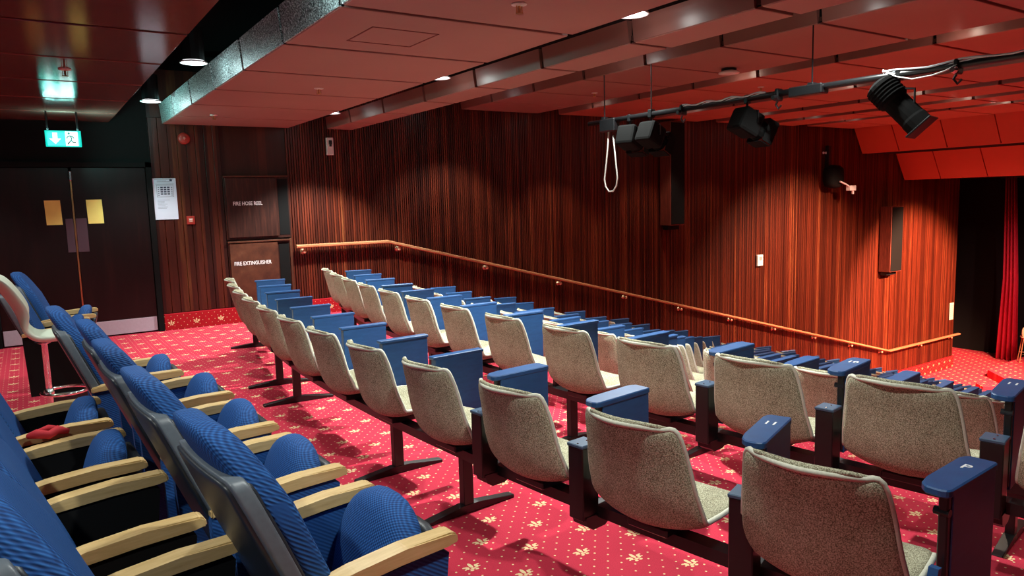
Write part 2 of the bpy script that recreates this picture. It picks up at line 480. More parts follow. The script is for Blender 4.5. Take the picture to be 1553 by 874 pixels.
# handrail
def rail(name, pts, label):
    r = thing(name, label, 'handrail', (0, 0, 0))
    bm = B(); vs = []
    for (px, py, pz) in pts: vs.append([bm.verts.new((px, py + dy, pz + dz)) for dy, dz in ((-.045, -.012), (-.032, -.024), (.032, -.024), (.045, -.012), (.045, .012), (.032, .024), (-.032, .024), (-.045, .012))])
    for a, b in zip(vs, vs[1:]):
        for q in range(8): bm.faces.new((a[q], b[q], b[(q + 1) % 8], a[(q + 1) % 8]))
    bm.faces.new(vs[0]); bm.faces.new(vs[-1]); link('rail', bm, m_railwood, r)
    return r
pr = [(3.16, YW - .085, 1.005), (4.565, YW - .085, 1.0), (18.83, YW - .085, -2.69), (22.6, YW - .085, -2.70)]
hr = rail('handrail', pr, 'long wooden handrail running down the ribbed side wall beside the seats')
def rail_z(x):
    if x < 4.565: return 1.0
    if x > 18.83: return -2.69
    return 1.0 - (x - 4.565) * 3.69 / 14.265
for xb in (3.28, 4.76, 6.34, 7.88, 9.45, 10.96, 12.5, 14.0, 15.54, 17.1, 18.5, 20.5, 22.2):
    z = rail_z(xb)
    bm = B(); lathe(bm, [(.040, 0), (.040, .010), (.014, .018), (.014, .07), (.028, .075), (.030, .09), (.018, .104)], 14, Matrix.Translation((xb, YW + .01, z - .075)) @ Matrix.Rotation(PI / 2, 4, 'X'))
    tube(bm, [(xb, YW - .07, z - .07), (xb, YW - .075, z - .02)], .010, 8)
    link('bracket', bm, m_bracket, hr, True)

# ================================================================== THINGS ON THE SIDE WALL
def cupboard(label, word, x0, x1, z0, z1, m, tz, tx, ts):
    c = thing('fire_cupboard', label, 'cupboard', (0, 0, 0))
    bm = B(); box(bm, x0, x1 + .17, YW - .012, YW + .03, z0, z1, .003); link('frame', bm, m_darkwood, c)
    bm = B(); box(bm, x0 + .02, x1 - .01, YW - .034, YW - .012, z0 + .03, z1 - .03, .004); d = link('door', bm, m, c)
    bm = B(); box(bm, x1 + .01, x1 + .15, YW - .016, YW - .01, z0 + .04, z1 - .05); link('recess', bm, m_blackmatt, c)
    bm = B(); box(bm, x0, x1 + .16, YW - .045, YW - .012, z1 - .022, z1, .002); link('top_rail', bm, m_brownwood, c)
    t = text_obj('lettering', word, ts, m_white, d, (tx, YW - .0355, tz), (PI / 2, 0, 0), .0008, .78)
    return c
cupboard('dark upper wall cupboard lettered for the fire hose reel', 'FIRE HOSE REEL', 2.25, 2.96, 1.14, 2.01, m_darkwood, 1.63, 2.55, .072)
cupboard('brown lower wall cupboard lettered for the fire extinguisher', 'FIRE EXTINGUISHER', 2.25, 2.93, .22, 1.12, m_brownwood, .81, 2.565, .072)
bm = B(); box(bm, 3.09, 3.125, YW - .03, YW + .03, .2, 1.13, .003); link('cupboard_post', bm, m_brownwood, wl)

# evacuation plan
ep = thing('evacuation_plan', 'tall white evacuation plan sheet pinned beside the black doors', 'poster', (1.39, YW - .018, 1.45))
bm = B(); box(bm, 0, .275, 0, .006, 0, .53, .001); link('sheet', bm, m_paper, ep)
bm = B()
def ln(x0, x1, z0, z1): box(bm, x0, x1, -.0012, .0005, z0, z1)
for (x0, x1, z) in ((.02, .25, .515), (.05, .16, .495), (.05, .2, .483), (.03, .25, .455)): ln(x0, x1, z, z + .004)
for (x0, x1, z0, z1) in ((.04, .24, .44, .443), (.04, .043, .29, .44), (.237, .24, .29, .44), (.04, .24, .29, .293)): ln(x0, x1, z0, z1)
for i in range(4):
    for j in range(3): ln(.085 + j * .04, .115 + j * .04, .32 + i * .028, .338 + i * .028)
for i in range(5): ln(.055, .07, .31 + i * .025, .318 + i * .025); ln(.21, .228, .31 + i * .025, .318 + i * .025)
for i in range(7): ln(.04, .12 + .1 * random.random(), .25 - i * .018, .253 - i * .018)
box(bm, .2, .23, -.0012, .0005, .49, .52)
link('printed_plan', bm, m_ink, ep)

cp = thing('fire_call_point', 'small red fire call point on the boards right of the plan sheet', 'alarm', (1.76, YW - .03, 1.375))
bm = B(); box(bm, 0, .1, 0, .03, 0, .11, .006); link('housing', bm, m_red, cp)
bm = B(); box(bm, .025, .075, -.003, .002, .03, .08, .002); link('glass_pane', bm, plain('call_point_face', (.55, .28, .22), .3), cp)
bm = B(); box(bm, .03, .07, -.005, -.002, .062, .072); box(bm, .04, .06, -.005, -.002, .04, .045); link('lettering_strip', bm, m_white, cp)

so = thing('alarm_sounder', 'round dull red alarm sounder high on the dark wall', 'alarm', (1.80, YW - .02, 2.49))
bm = B(); lathe(bm, [(.075, 0), (.075, .03), (.06, .05), (.03, .055)], 20, Matrix.Rotation(PI / 2, 4, 'X')); link('base', bm, m_red, so, True)
bm = B(); lathe(bm, [(.025, .05), (.02, .07), (.012, .075)], 14, Matrix.Rotation(PI / 2, 4, 'X')); link('lens', bm, plain('sounder_lens', (.4, .12, .1), .2), so, True)

wd = thing('wall_dispenser', 'slim beige box with a dark slot high on the wall under the ceiling', 'wall unit', (3.71, YW - .05, 2.30))
bm = B(); box(bm, 0, .10, 0, .05, 0, .25, .006); link('body', bm, m_whiteplastic, wd)
bm = B(); box(bm, .03, .08, -.004, .002, .15, .21, .002); box(bm, .035, .07, -.008, 0, .12, .15, .002); link('slot', bm, m_black, wd)

th = thing('thermostat', 'small white rectangular box fixed midway on the ribbed wall', 'wall unit', (13.40, YW - .045, -.03))
bm = B(); box(bm, 0, .19, 0, .05, 0, .25, .008); link('body', bm, m_whiteplastic, th)
bm = B(); box(bm, .06, .15, -.004, .002, .13, .21, .002); link('display', bm, plain('display_grey', (.25, .3, .3), .3), th)

sg = thing('wall_notice', 'tall pale notice at the stage end of the ribbed wall', 'notice', (22.15, YW - .01, -2.25))
bm = B(); box(bm, 0, .22, 0, .01, 0, .50, .002); link('sheet', bm, plain('cream_card', (.8, .68, .5), .7), sg)
bm = B(); [box(bm, .03, .19, -.003, .001, .1 + .06 * i, .12 + .06 * i) for i in range(6)]; link('printed_lines', bm, plain('faded_ink', (.55, .4, .3), .8), sg)

def column_speaker(loc, w, d, h, label):
    s = thing('column_speaker', label, 'loudspeaker', loc)
    bm = B(); box(bm, 0, w, -d, 0, 0, h, .006); link('cabinet', bm, flat_wood('speaker_cabinet_wood', [(.07, .015, .01), (.14, .03, .018), (.22, .05, .025)]), s)
    bm = B(); box(bm, .02, w - .02, -d - .012, -d + .002, .02, h - .02, .004); g = link('grille', bm, m_blackmatt, s)
    bm = B(); box(bm, .06, w - .04, -d * .6, -.02, -.09, .0); link('wall_bracket', bm, m_black, s)
    return s
column_speaker((10.42, YW - .02, 1.0), .40, .28, 2.0, 'tall dark column loudspeaker high on the ribbed wall behind the lamps')
column_speaker((18.3, YW - .02, -.53), .55, .30, 1.68, 'tall wooden-sided column loudspeaker near the stage bulkhead')

# dark camera on a bracket with a bright arm
pc = thing('wall_projector', 'black wall-mounted lantern with a bright metal bracket near the stage', 'lantern', (15.9, YW - .02, 1.9))
bm = B(); pillow(bm, .55, .35, .55, 3, 5); link('housing', bm, m_blackmatt, pc, True).location = (0, -.2, .02)
bm = B(); box(bm, -.05, .05, -.1, 0, .2, .75, .005); link('mount', bm, m_black, pc)
bm = B(); tube(bm, [(-.05, -.4, -.1), (.15, -.45, -.18), (.32, -.45, -.26)], .02, 8); box(bm, .22, .46, -.5, -.38, -.32, -.2, .01); box(bm, .38, .42, -.47, -.43, -.40, -.3, .005); link('bright_bracket', bm, m_white, pc)
for dx in (-.16, -.06):
    bm = B(); lathe(bm, [(.03, 0), (.03, .02)], 10, Matrix.Translation((dx, -.02, .58)) @ Matrix.Rotation(PI / 2, 4, 'X')); link('screw_cap', bm, m_white, pc)

# exit sign hanging over the doors
ex = thing('exit_sign', 'glowing green exit sign with arrow and running figure over the doors', 'sign', (.25, 9.41, 2.29))
ex.scale = (.91, 1, .91)
bm = B(); box(bm, 0, .37, 0, .03, 0, .19, .004); link('panel', bm, m_exit, ex)
bm = B(); box(bm, .205, .335, -.004, .001, .01, .18); link('white_field', bm, m_exitw, ex)
bm = B(); prism(bm, [(.10, .03), (.16, .095), (.125, .095), (.125, .165), (.075, .165), (.075, .095), (.04, .095)], -.004, .001, 'y'); link('arrow', bm, m_exitw, ex)
bm = B()
for pts in ([(.25, .135), (.27, .10), (.262, .075)], [(.262, .075), (.285, .05), (.31, .05)], [(.262, .075), (.24, .05), (.225, .03)], [(.25, .128), (.28, .12), (.295, .10)], [(.25, .128), (.225, .115), (.22, .095)]):
    tube(bm, [(p, -.006, q) for p, q in pts], .0075, 6)
lathe(bm, [(.013, 0), (.013, .003)], 10, Matrix.Translation((.243, -.004, .157)) @ Matrix.Rotation(PI / 2, 4, 'X'))
link('running_figure', bm, m_exitdark, ex)
bm = B(); box(bm, .02, .04, .008, .022, .19, .42); box(bm, .33, .35, .008, .022, .19, .42); link('hanger', bm, m_black, ex)
l = bpy.data.lights.new('exit_glow', 'AREA'); l.shape = 'RECTANGLE'; l.size = .33; l.size_y = .17; l.energy = 2.0; l.color = (.25, 1.0, .85)
lo = bpy.data.objects.new('exit_glow', l); C.objects.link(lo); lo.parent = ex; lo.location = (.185, -.02, .095); lo.rotation_euler = (PI / 2 + .25, 0, 0)
for (lx, ly, lz, sx_, sy_, rot, en) in ((.185, .015, .20, .33, .03, (PI, 0, 0), 5.0), (.375, .015, .095, .03, .17, (0, -PI / 2, 0), 14.0)):
    le = bpy.data.lights.new('sign_edge_glow', 'AREA'); le.shape = 'RECTANGLE'; le.size = sx_ if rot[1] == 0 else sy_; le.size_y = sy_ if rot[1] == 0 else sx_; le.energy = en; le.color = (.35, 1.0, .9)
    leo = bpy.data.objects.new('sign_edge_glow', le); C.objects.link(leo); leo.parent = ex; leo.location = (lx, ly, lz); leo.rotation_euler = rot
l2 = l.copy(); lo2 = bpy.data.objects.new('exit_glow_rear', l2); C.objects.link(lo2); lo2.parent = ex; lo2.location = (.185, .05, .095); lo2.rotation_euler = (-PI / 2 - .25, 0, 0)

# ================================================================== LIGHTS IN THE CEILING RECESSES
m_trim = plain('downlight_trim', (.5, .5, .5), .35)
def downlight(x, y, z, power, col, label, yi, wallcone=104, cone=120, aim=(0, 0, -1)):
    d = thing('downlight', label, 'downlight', (x, y, z), 0, 'recessed downlights in the ceiling channels')
    bm = B(); lathe(bm, [(.10, .012), (.108, .012), (.112, 0), (.10, 0), (.098, .006), (.09, .010)], 20); link('trim_ring', bm, m_trim, d, True)
    bm = B(); lathe(bm, [(.088, .008), (.085, .015)], 20); link('lens', bm, m_lens, d)
    bm = B(); lathe(bm, [(.09, .02), (.09, .3)], 16); link('can', bm, m_black, d)
    spot('downlight_lamp', (x, y, z - .02), (x + aim[0], y + aim[1], z - 1), power, col, cone if yi else wallcone, .5 if yi else .45, .045)
    pl = bpy.data.lights.new('lens_spill', 'POINT'); pl.energy = 1.5 if yi else .4; pl.color = col
    if x == 1.30: pl.energy = 5.0; pl.color = (.68, 1.0, 1.0)
    pl.shadow_soft_size = .05
    po = bpy.data.objects.new('lens_spill', pl); C.objects.link(po); po.location = (x, y, z - .06)
ORD = ['first', 'second', 'third', 'fourth', 'fifth', 'sixth', 'seventh', 'eighth', 'ninth', 'tenth', 'eleventh', 'twelfth', 'thirteenth', 'fourteenth', 'fifteenth']
WHITE = (.95, 1.0, .95); WARM = (1.0, .80, .62)
YL = (9.35, 6.38, 3.68, .95)
for ci, (x, z, pw, col) in enumerate([(-1.0, 2.80, 75, WHITE), (1.30, 2.80, 85, WHITE), (3.45, 2.765, 360, WHITE), (5.62, 3.10, 110, WHITE), (7.74, 3.13, 100, WARM), (9.9, 3.13, 80, WARM), (11.76, 3.13, 60, WARM), (13.4, 3.13, 60, WARM), (14.88, 3.13, 60, WARM)]):
    for yi, y in enumerate(YL):
        if yi == 3 and ci in (2, 3): continue
        yy = y if ci != 1 else {9.35: 9.3, 6.38: 6.75, 3.68: 3.95, .95: 1.2}[y]
        downlight(x, yy, z, pw * (.95 if yi == 0 and ci > 1 else 1.0), col, f'{ORD[yi]} round downlight from the side wall in the {ORD[ci]} ceiling channel from the rear', yi, 104 if ci < 4 else 84)

# stage wash on the end of the ribbed wall
spot('stage_wash_lamp', (17.9, 4.5, 2.4), (20.0, YW, -2.5), 9500, (1.0, .50, .30), 56, .5, .1)
spot('stage_wash_lamp', (15.0, 3.5, 2.9), (19.0, 8.5, -3.6), 1000, (1.0, .62, .45), 80, .8, .1)
spot('stage_wash_lamp', (20.5, 4.5, 1.7), (23.5, 8.6, -3.6), 600, (1.0, .55, .5), 80, .8, .1)
spot('wall_wash_lamp', (15.0, 6.5, 2.9), (14.8, YW, -2.2), 3600, (1.0, .6, .4), 84, 1.0, .1)

# sprinklers, detectors
def ceiling_head(name, x, y, z, label, cat='sprinkler', big=False):
    s = thing(name, label, cat, (x, y, z))
    if big:
        bm = B(); lathe(bm, [(.02, 0), (.085, -.005), (.09, -.02), (.05, -.025)], 20); link('base', bm, m_black, s, True)
        bm = B(); lathe(bm, [(.055, -.02), (.12, -.045), (.12, -.06), (.06, -.07)], 24); link('cover', bm, m_whiteplastic, s, True)
    else:
        bm = B(); lathe(bm, [(.045, 0), (.045, -.006), (.02, -.012)], 16); link('rose', bm, m_whiteplastic, s, True)
        bm = B(); lathe(bm, [(.008, -.01), (.008, -.05)], 8); lathe(bm, [(.022, -.05), (.022, -.055)], 12); box(bm, -.02, -.015, -.003, .003, -.05, -.01); box(bm, .015, .02, -.003, .003, -.05, -.01); link('nozzle', bm, m_brass, s)
ceiling_head('sprinkler_head', 2.40, 6.82, 2.67, 'small sprinkler head on the second ceiling strip nearer the wall')
ceiling_head('sprinkler_head', 2.42, 3.50, 2.67, 'small sprinkler head at the top edge nearest the camera')
ceiling_head('sprinkler_head', 6.84, 8.08, 3.05, 'small sprinkler head on the ceiling panel above the cable loop')
ceiling_head('sprinkler_head', 8.70, 6.70, 3.05, 'small sprinkler head beyond the round smoke detector')
ceiling_head('sprinkler_head', 1.95, 9.2, 2.67, 'faint sprinkler head on the ceiling strip close to the side wall')
ceiling_head('ceiling_sensor', .35, 6.67, 2.67, 'small round white sensor on the glossy ceiling by the exit sign', 'sensor')
ceiling_head('smoke_detector', 7.07, 5.90, 3.05, 'round pale smoke detector with dark base on the red ceiling', 'detector', True)

# ================================================================== LIGHTING BAR
lb = thing('lighting_bar', 'long black lighting bar slung under the ceiling with taped cables', 'lighting bar', (6.0, 0, 2.5))
bm = B(); tube(bm, [(0, y, .0) for y in (-1.0, 3, 7.2)], .03, 12); link('pipe', bm, m_black, lb, True)
m_cable = plain('grey_cable_sheath', (.65, .72, .78), .25)
for (y0, y1, off) in ((4.55, 5.6, .0), (1.5, 3.4, .3)):
    bm = B()
    for k in range(2):
        pts = [(-.032 + .012 * k, y0 + (y1 - y0) * i / 16, .028 - .01 * k + .012 * math.sin(i * 1.3 + k + off)) for i in range(17)]
        tube(bm, pts, .008, 6)
    link('cable', bm, m_cable, lb, True)
bm = B(); tube(bm, [(-.03, 3.40, .05), (-.05, 3.28, -.02), (-.05, 3.15, -.06), (-.05, 3.0, -.055), (-.05, 2.9, -.035), (-.04, 2.82, .0)], .006, 6); link('white_flex', bm, m_white, lb, True)
for y in (6.9, 6.1, 4.07, 1.6):
    bm = B(); tube(bm, [(0, y, .02), (0, y, .55)], .007, 6); box(bm, -.035, .035, y - .03, y + .03, -.04, .05, .006); link('suspension_rod', bm, m_black, lb)
bm = B(); box(bm, -.06, .06, 3.94, 4.28, -.06, .03, .01); link('junction_box', bm, m_black, lb)
bm = B(); box(bm, -.05, .05, 6.68, 6.95, -.13, .02, .01); link('junction_box', bm, m_black, lb)

def lantern(kind, label, y, aim, z=2.5):
    """profile or fresnel lantern hung from the bar; local -Z is the beam axis"""
    t = thing(kind, label, 'stage light', (6.0, y, z))
    q = Vector(aim).normalized().to_track_quat('-Z', 'Y').to_matrix().to_4x4()
    off = Matrix.Translation((0, 0, -.24))
    A = off @ q
    bm = B(); box(bm, -.03, .03, -.025, .025, -.05, .035, .008); tube(bm, [(0, 0, -.04), (0, 0, -.12)], .012, 8); link('clamp', bm, m_black, t)
    bm = B()
    tube(bm, [(-.0, -.13, -.24), (0, -.13, -.13), (0, 0, -.11), (0, .13, -.13), (0, .13, -.24)], .01, 6); link('yoke', bm, m_black, t)
    if kind == 'profile_lantern':
        bm = B(); lathe(bm, [(.07, .25), (.12, .22), (.12, .05), (.10, .03), (.10, -.16), (.105, -.18), (.105, -.26)], 16, A); link('body', bm, m_blackmatt, t)
        bm = B()
        for i in range(5): lathe(bm, [(.128, .20 - i * .03), (.128, .19 - i * .03)], 16, A)
        link('cooling_fins', bm, m_blackmatt, t)
        bm = B(); box(bm, -.115, .115, -.115, .115, -.275, -.26, .003, A); link('colour_frame', bm, m_black, t)
        bm = B(); tube(bm, [A @ Vector((-.104, .0, .0)), A @ Vector((-.112, .0, -.25))], .005, 6); tube(bm, [A @ Vector((-.085, .07, .0)), A @ Vector((-.092, .07, -.25))], .003, 6); link('bright_rod', bm, m_chrome, t)
        bm = B(); lathe(bm, [(.07, -.243), (.06, -.246)], 16, A); link('lens', bm, plain('glass_lens', (.05, .06, .07), .08), t)
    else:
        bm = B(); box(bm, -.12, .12, -.12, .12, -.10, .14, .03, A, 2); lathe(bm, [(.10, -.1), (.105, -.17)], 16, A); link('body', bm, m_blackmatt, t)
        bm = B()
        for s in (-1, 1):
            box(bm, s * .12 - .004, s * .12 + .004, -.11, .11, -.27, -.15, 0, A); box(bm, -.11, .11, s * .12 - .004, s * .12 + .004, -.27, -.15, 0, A)
        link('barn_doors', bm, m_blackmatt, t)
        bm = B(); lathe(bm, [(.085, -.172), (.07, -.178)], 16, A); link('lens', bm, plain('glass_lens_amber', (.35, .2, .08), .1), t)
    bm = B(); tube(bm, [(0, .13, -.24), (0, .165, -.24)], .02, 8); link('locking_knob', bm, m_brass if kind != 'profile_lantern' else m_black, t)
    return t
lantern('profile_lantern', 'large black profile lantern angled down, nearest on the lighting bar', 3.28, (.15, -.66, -.75))
lantern('fresnel_lantern', 'boxy black lantern hanging mid-way along the lighting bar', 4.78, (1, -.25, -.5))
lantern('fresnel_lantern', 'boxy black lantern near the cable loop end of the lighting bar', 6.1, (1, .1, -.5))
lantern('fresnel_lantern', 'black lantern at the wall end of the bar beside the junction box', 6.45, (1, .3, -.4))
for (y, lab) in ((5.62, 'empty black hook clamp on the bar between two boxy lanterns'), (4.42, 'spare round lamp clamp on the bar beside the mid-way lantern'), (2.83, 'bright spare clamp on the bar right of the profile lantern')):
    t = thing('bar_clamp', lab, 'clamp', (6.0, y, 2.5))
    bm = B(); box(bm, -.045, .045, -.02, .02, -.07, .045, .01)
    tube(bm, [(0, 0, -.05), (.0, .03, -.10), (0, 0, -.14), (0, -.03, -.11)], .01, 6); link('hook', bm, m_black, t)
    bm = B(); lathe(bm, [(.025, 0), (.03, .02), (.02, .05)], 10, Matrix.Translation((-.04, 0, -.04)) @ Matrix.Rotation(-PI / 2, 4, 'Y')); link('wing_bolt', bm, m_chrome if y < 3 else m_black, t)
cl = B(); P = []
for i in range(25):
    a = i / 24
    if a < .42: P.append((6.0, 6.83 + .09 * (a / .42) ** 1.5, 2.42 - .62 * a / .42))
    elif a < .62: 
        q = (a - .42) / .2 * PI; P.append((6.0, 6.80 + .12 * math.cos(q), 1.80 - .16 * math.sin(q)))
    else: 
        q = (a - .62) / .38; P.append((6.0, 6.68 + .07 * q, 1.80 + .52 * q))
tube(cl, P, .0095, 8)
tag(link('cable_loop', cl, m_whiteplastic, None, True), 'pale cable hanging in a long loop from the wall end of the bar', 'cable')

# ================================================================== CREAM AUDITORIUM CHAIR
PROF = [(-.070, .805, .158), (-.052, .812, .182), (-.040, .775, .200), (-.012, .68, .214), (.010, .57, .228), (.035, .47, .240), (.075, .405, .242), (.145, .385, .240), (.26, .40, .240), (.38, .43, .235), (.45, .430, .215), (.465, .415, .19)]
def shell_pt(u, i):
    x, z, hw = PROF[i]; hw *= 1.02
    s = i / (len(PROF) - 1)
    back = max(0.0, min(1.0, (.60 - s) / .25))
    lift = {5: .015, 6: .05, 7: .065, 8: .05, 9: .03}.get(i, 0.0)
    fwd = {5: .035, 6: .03}.get(i, 0.0)
    return Vector((x + (.075 * back + fwd) * u * u, hw * u, z + lift * u * u - (.012 * u ** 4 if i < 2 else 0)))
def make_chair():
    t = thing('auditorium_chair', 'proto', 'chair')
    bm = B(); us = [-1, -.8, -.45, 0, .45, .8, 1]
    g = [[bm.verts.new(shell_pt(u, i)) for u in us] for i in range(len(PROF))]
    for i in range(len(PROF) - 1):
        for k in range(len(us) - 1): bm.faces.new((g[i][k], g[i + 1][k], g[i + 1][k + 1], g[i][k + 1]))
    o = link('shell', bm, m_cream, t, True)
    md = o.modifiers.new('s', 'SOLIDIFY'); md.thickness = .034; md.offset = 0
    md = o.modifiers.new('b', 'SUBSURF'); md.levels = 2
    evaluated(o, 'shell')
    for p in o.data.polygons: p.use_smooth = True
    # rim piping, paler than the fabric to stand for light from above
    n = len(PROF); path = []
    for i in range(n): path.append(shell_pt(1, i))
    path += [shell_pt(u, n - 1) for u in (.5, 0, -.5)]
    for i in reversed(range(n)): path.append(shell_pt(-1, i))
    path += [shell_pt(u, 0) for u in (-.5, 0, .5)]
    for k in range(2):    # smooth
        path2 = []
        for i in range(len(path)):
            a, b = path[i], path[(i + 1) % len(path)]; path2 += [a * .75 + b * .25, a * .25 + b * .75]
        path = path2
    bm = B(); tube(bm, path[::2], .0095, 6, closed=True); link('piping', bm, m_piping_lit, t, True)
    bm = B(); box(bm, .12, .34, -.09, .09, .345, .38, .006); link('seat_bracket', bm, m_black, t)
    return t
def make_plain_arm():
    a = thing('arm_board', 'proto', 'armrest')
    bm = B(); box(bm, .265, .575, -.030, .018, .385, .732, .003); link('board', bm, m_bluepaint, a)
    bm = B(); box(bm, .250, .582, -.033, .021, .730, .747, .003); link('arm_pad', bm, m_bluepaint, a)
    bm = B(); box(bm, .20, .34, -.02, .01, .31, .39, .003); link('support', bm, m_black, a)
    return a
def make_arm(hinge=True):
    """tall blue side board with its arm pad and the short hinge box behind it"""
    a = thing('arm_board', 'proto', 'armrest')
    bm = B(); box(bm, .205, .492, -.042, -.008, .385, .75, .003); link('board', bm, m_bluepaint, a)
    bm = B()
    pts = [(.163, -.022), (.171, -.04), (.187, -.046), (.485, -.046), (.498, -.042), (.498, .03), (.485, .042), (.46, .046), (.245, .046), (.191, .036), (.167, .016)]
    prism(bm, pts, .747, .770, 'z'); 
    bmesh.ops.bevel(bm, geom=[e for e in bm.edges], offset=.004, segments=1, affect='EDGES')
    link('arm_pad', bm, m_bluepaint, a)
    bm = B(); box(bm, .183, .206, -.038, -.012, .40, .75, .004); lathe(bm, [(.012, -.02), (.012, .02)], 10, Matrix.Translation((.192, -.02, .70)) @ Matrix.Rotation(PI / 2, 4, 'X')); link('hinge_strip', bm, m_black, a)
    if not hinge: return a
    bm = B(); box(bm, .088, .180, -.036, .044, .30, .60, .004); hb = link('hinge_box', bm, m_black, a)
    bm = B(); box(bm, .085, .183, -.039, .047, .598, .612, .003); link('box_lid', bm, m_boxtop, hb)
    bm = B(); lathe(bm, [(.005, 0), (.004, .002)], 8, Matrix.Translation((.152, .0, .612))); lathe(bm, [(.005, 0), (.004, .002)], 8, Matrix.Translation((.100, .0, .612))); link('screw', bm, m_chrome, hb)
    bm = B(); prism(bm, [(.10, .315), (.25, .315), (.25, .28), (.21, .255), (.14, .255), (.11, .275)], -.04, .04, 'y'); link('beam_tab', bm, m_black, a)
    return a

chair0 = make_chair(); register(chair0)
arm0 = make_arm(); register(arm0)
arm1 = make_plain_arm(); register(arm1)
arm2 = make_arm(False); register(arm2)
used = {'chair': False, 'arm': False, 'arm1': False, 'arm2': False}
def put(proto, key, loc, rz, label, group):
    if used[key]: o = copy_tree(proto)
    else: o = proto; used[key] = True
    o.location = loc; o.rotation_euler = (0, 0, rz)
    o['label'] = label; o['group'] = group
    return o
ROWX = [1.45, 2.57] + [3.68 + RP * k for k in range(13)]
SP = .635
rowname = lambda k: 'rearmost row' if k == 0 else ('second row' if k == 1 else ORD[k] + ' row')
# near-side seats of the lower rows, which the rows in front of the camera hide completely, are left out
HIDE_CHAIR = {2: 0, 3: 1, 4: 3, 5: 6, 6: 9, 7: 9, 8: 9, 9: 8, 10: 9, 11: 8, 12: 9, 13: 9, 14: 9}
HIDE_ARM = {1: 0, 2: 0, 3: 2, 4: 2, 5: 3, 6: 5, 7: 5, 8: 5, 9: 6, 10: 7, 11: 9, 12: 8, 13: 9, 14: 9}
HIDDEN = {(k, i) for k, m in HIDE_CHAIR.items() for i in range(m + 1)} | {(k, 'a', i) for k, m in HIDE_ARM.items() for i in range(m + 1)}
def mark(a, s):
    text_obj('painted_mark', s, .052, m_white, a, (.39, 0, .7707), (0, 0, -PI / 2), .0006)
for k, X in enumerate(ROWX):
    n = 12 if k % 2 == 0 else 13
    z = 0.0 if k < 2 else -STEP * (k - 1)
    cs = [AX + (i - (n - 1) / 2) * SP for i in range(n)]       # near to far
    for i, y in enumerate(cs):
        far = n - 1 - i
        if (k, i) in HIDDEN: continue
        jit = random.uniform(-.012, .012)
        put(chair0, 'chair', (X + arc(y), y, z), (AX - y) / 18 + jit, f'cream fabric auditorium chair, {ORD[far]} from the ribbed wall in the {rowname(k)}', 'cream auditorium chairs')
    for j in range(n + 1):
        y = AX + (j - n / 2) * SP
        if (k, 'a', j) in HIDDEN: continue
        ang = (AX - y) / 18 + random.uniform(-.03, .03)
        if k == 0 and j == 1: ang = .26
        if k == 0 and j == 0: ang = .06
        dxa = dya = 0.0
        if k == 0 and j == 0: dxa, dya = -.05, .05
        if k == 0 and j == 1: dxa, dya, ang = .01, -.10, .36
        hinged = k < 3 and j <= 3 and (k, j) != (0, 0)
        kd = (arm0, 'arm') if hinged else ((arm2, 'arm2') if (k, j) == (0, 0) else (arm1, 'arm1'))
        a = put(kd[0], kd[1], (X + arc(y) + dxa, y + dya, z), ang, f'tall blue arm board, {ORD[n - j]} from the ribbed wall in the {rowname(k)}' if n - j < 15 else '', 'blue arm boards between the cream chairs')
        if k == 0 and j == 0: mark(a, 'P'); pa = a; a['label'] = 'blue arm board with a white letter P at the near end of the rearmost row'
        if k == 0 and j == 1: mark(a, '11'); a['label'] = 'blue arm board with a small white 11 in the rearmost row'
        if k == 1 and j == 1: mark(a, '11'); a['label'] = 'blue arm board with a white 11 at the right edge of the photograph'
        if k == 1 and j == 2: mark(a, '10'); a['label'] = 'blue arm board with a small white number in the second row'
    # beam under the row, with posts
    if k > 2: continue
    bmn = thing('seat_beam', f'black steel beam on posts carrying the {rowname(k)} of cream chairs', 'seat beam', (0, 0, 0), 0, 'seat beams under the rows')
    ya, yb = AX - n / 2 * SP - .04, AX + n / 2 * SP + .04
    bm = B(); L = [ya + (yb - ya) * i / 24 for i in range(25)]
    vs = []
    for y in L:
        x = X + arc(y)
        vs.append([bm.verts.new((x + .17, y, z + .30)), bm.verts.new((x + .24, y, z + .30)), bm.verts.new((x + .24, y, z + .348)), bm.verts.new((x + .17, y, z + .348))])
    for a, b in zip(vs, vs[1:]):
        for q in range(4): bm.faces.new((a[q], b[q], b[(q + 1) % 4], a[(q + 1) % 4]))
    bm.faces.new(vs[0]); bm.faces.new(vs[-1]); link('beam', bm, m_black, bmn)
    if k < 3:
        posts = [.46, 1.18, 3.10, 3.82, 5.76, 6.43, 8.40] if k == 0 else ([.95, 2.93, 3.60, 5.5, 6.2, 8.1, 8.8] if k == 1 else [1.6, 3.5, 6.0, 8.2])
        for yp in posts:
            if yp < ya: continue
            x = X + arc(yp) + .22; rz = (AX - yp) / 18
            T = Matrix.Translation((x, yp, z)) @ Matrix.Rotation(rz, 4, 'Z')
            bm = B(); box(bm, -.03, .03, -.022, .022, .03, .32, .003, T); p = link('post', bm, m_black, bmn)
            bm = B()
            pr_ = [(-.27, 0), (.29, 0), (.29, .018), (.06, .045), (-.04, .045), (-.27, .018)]
            prism(bm, pr_, -.026, .026, 'y', T)
            bmesh.ops.bevel(bm, geom=[e for e in bm.edges], offset=.004, segments=1, affect='EDGES')
            link('foot', bm, m_black, p)

bm = B(); prism(bm, [(.135, .56), (.155, .56), (.06, .18), (.03, .18)], -.04, -.014, 'y'); link('tablet', bm, m_bluepaint, pa)

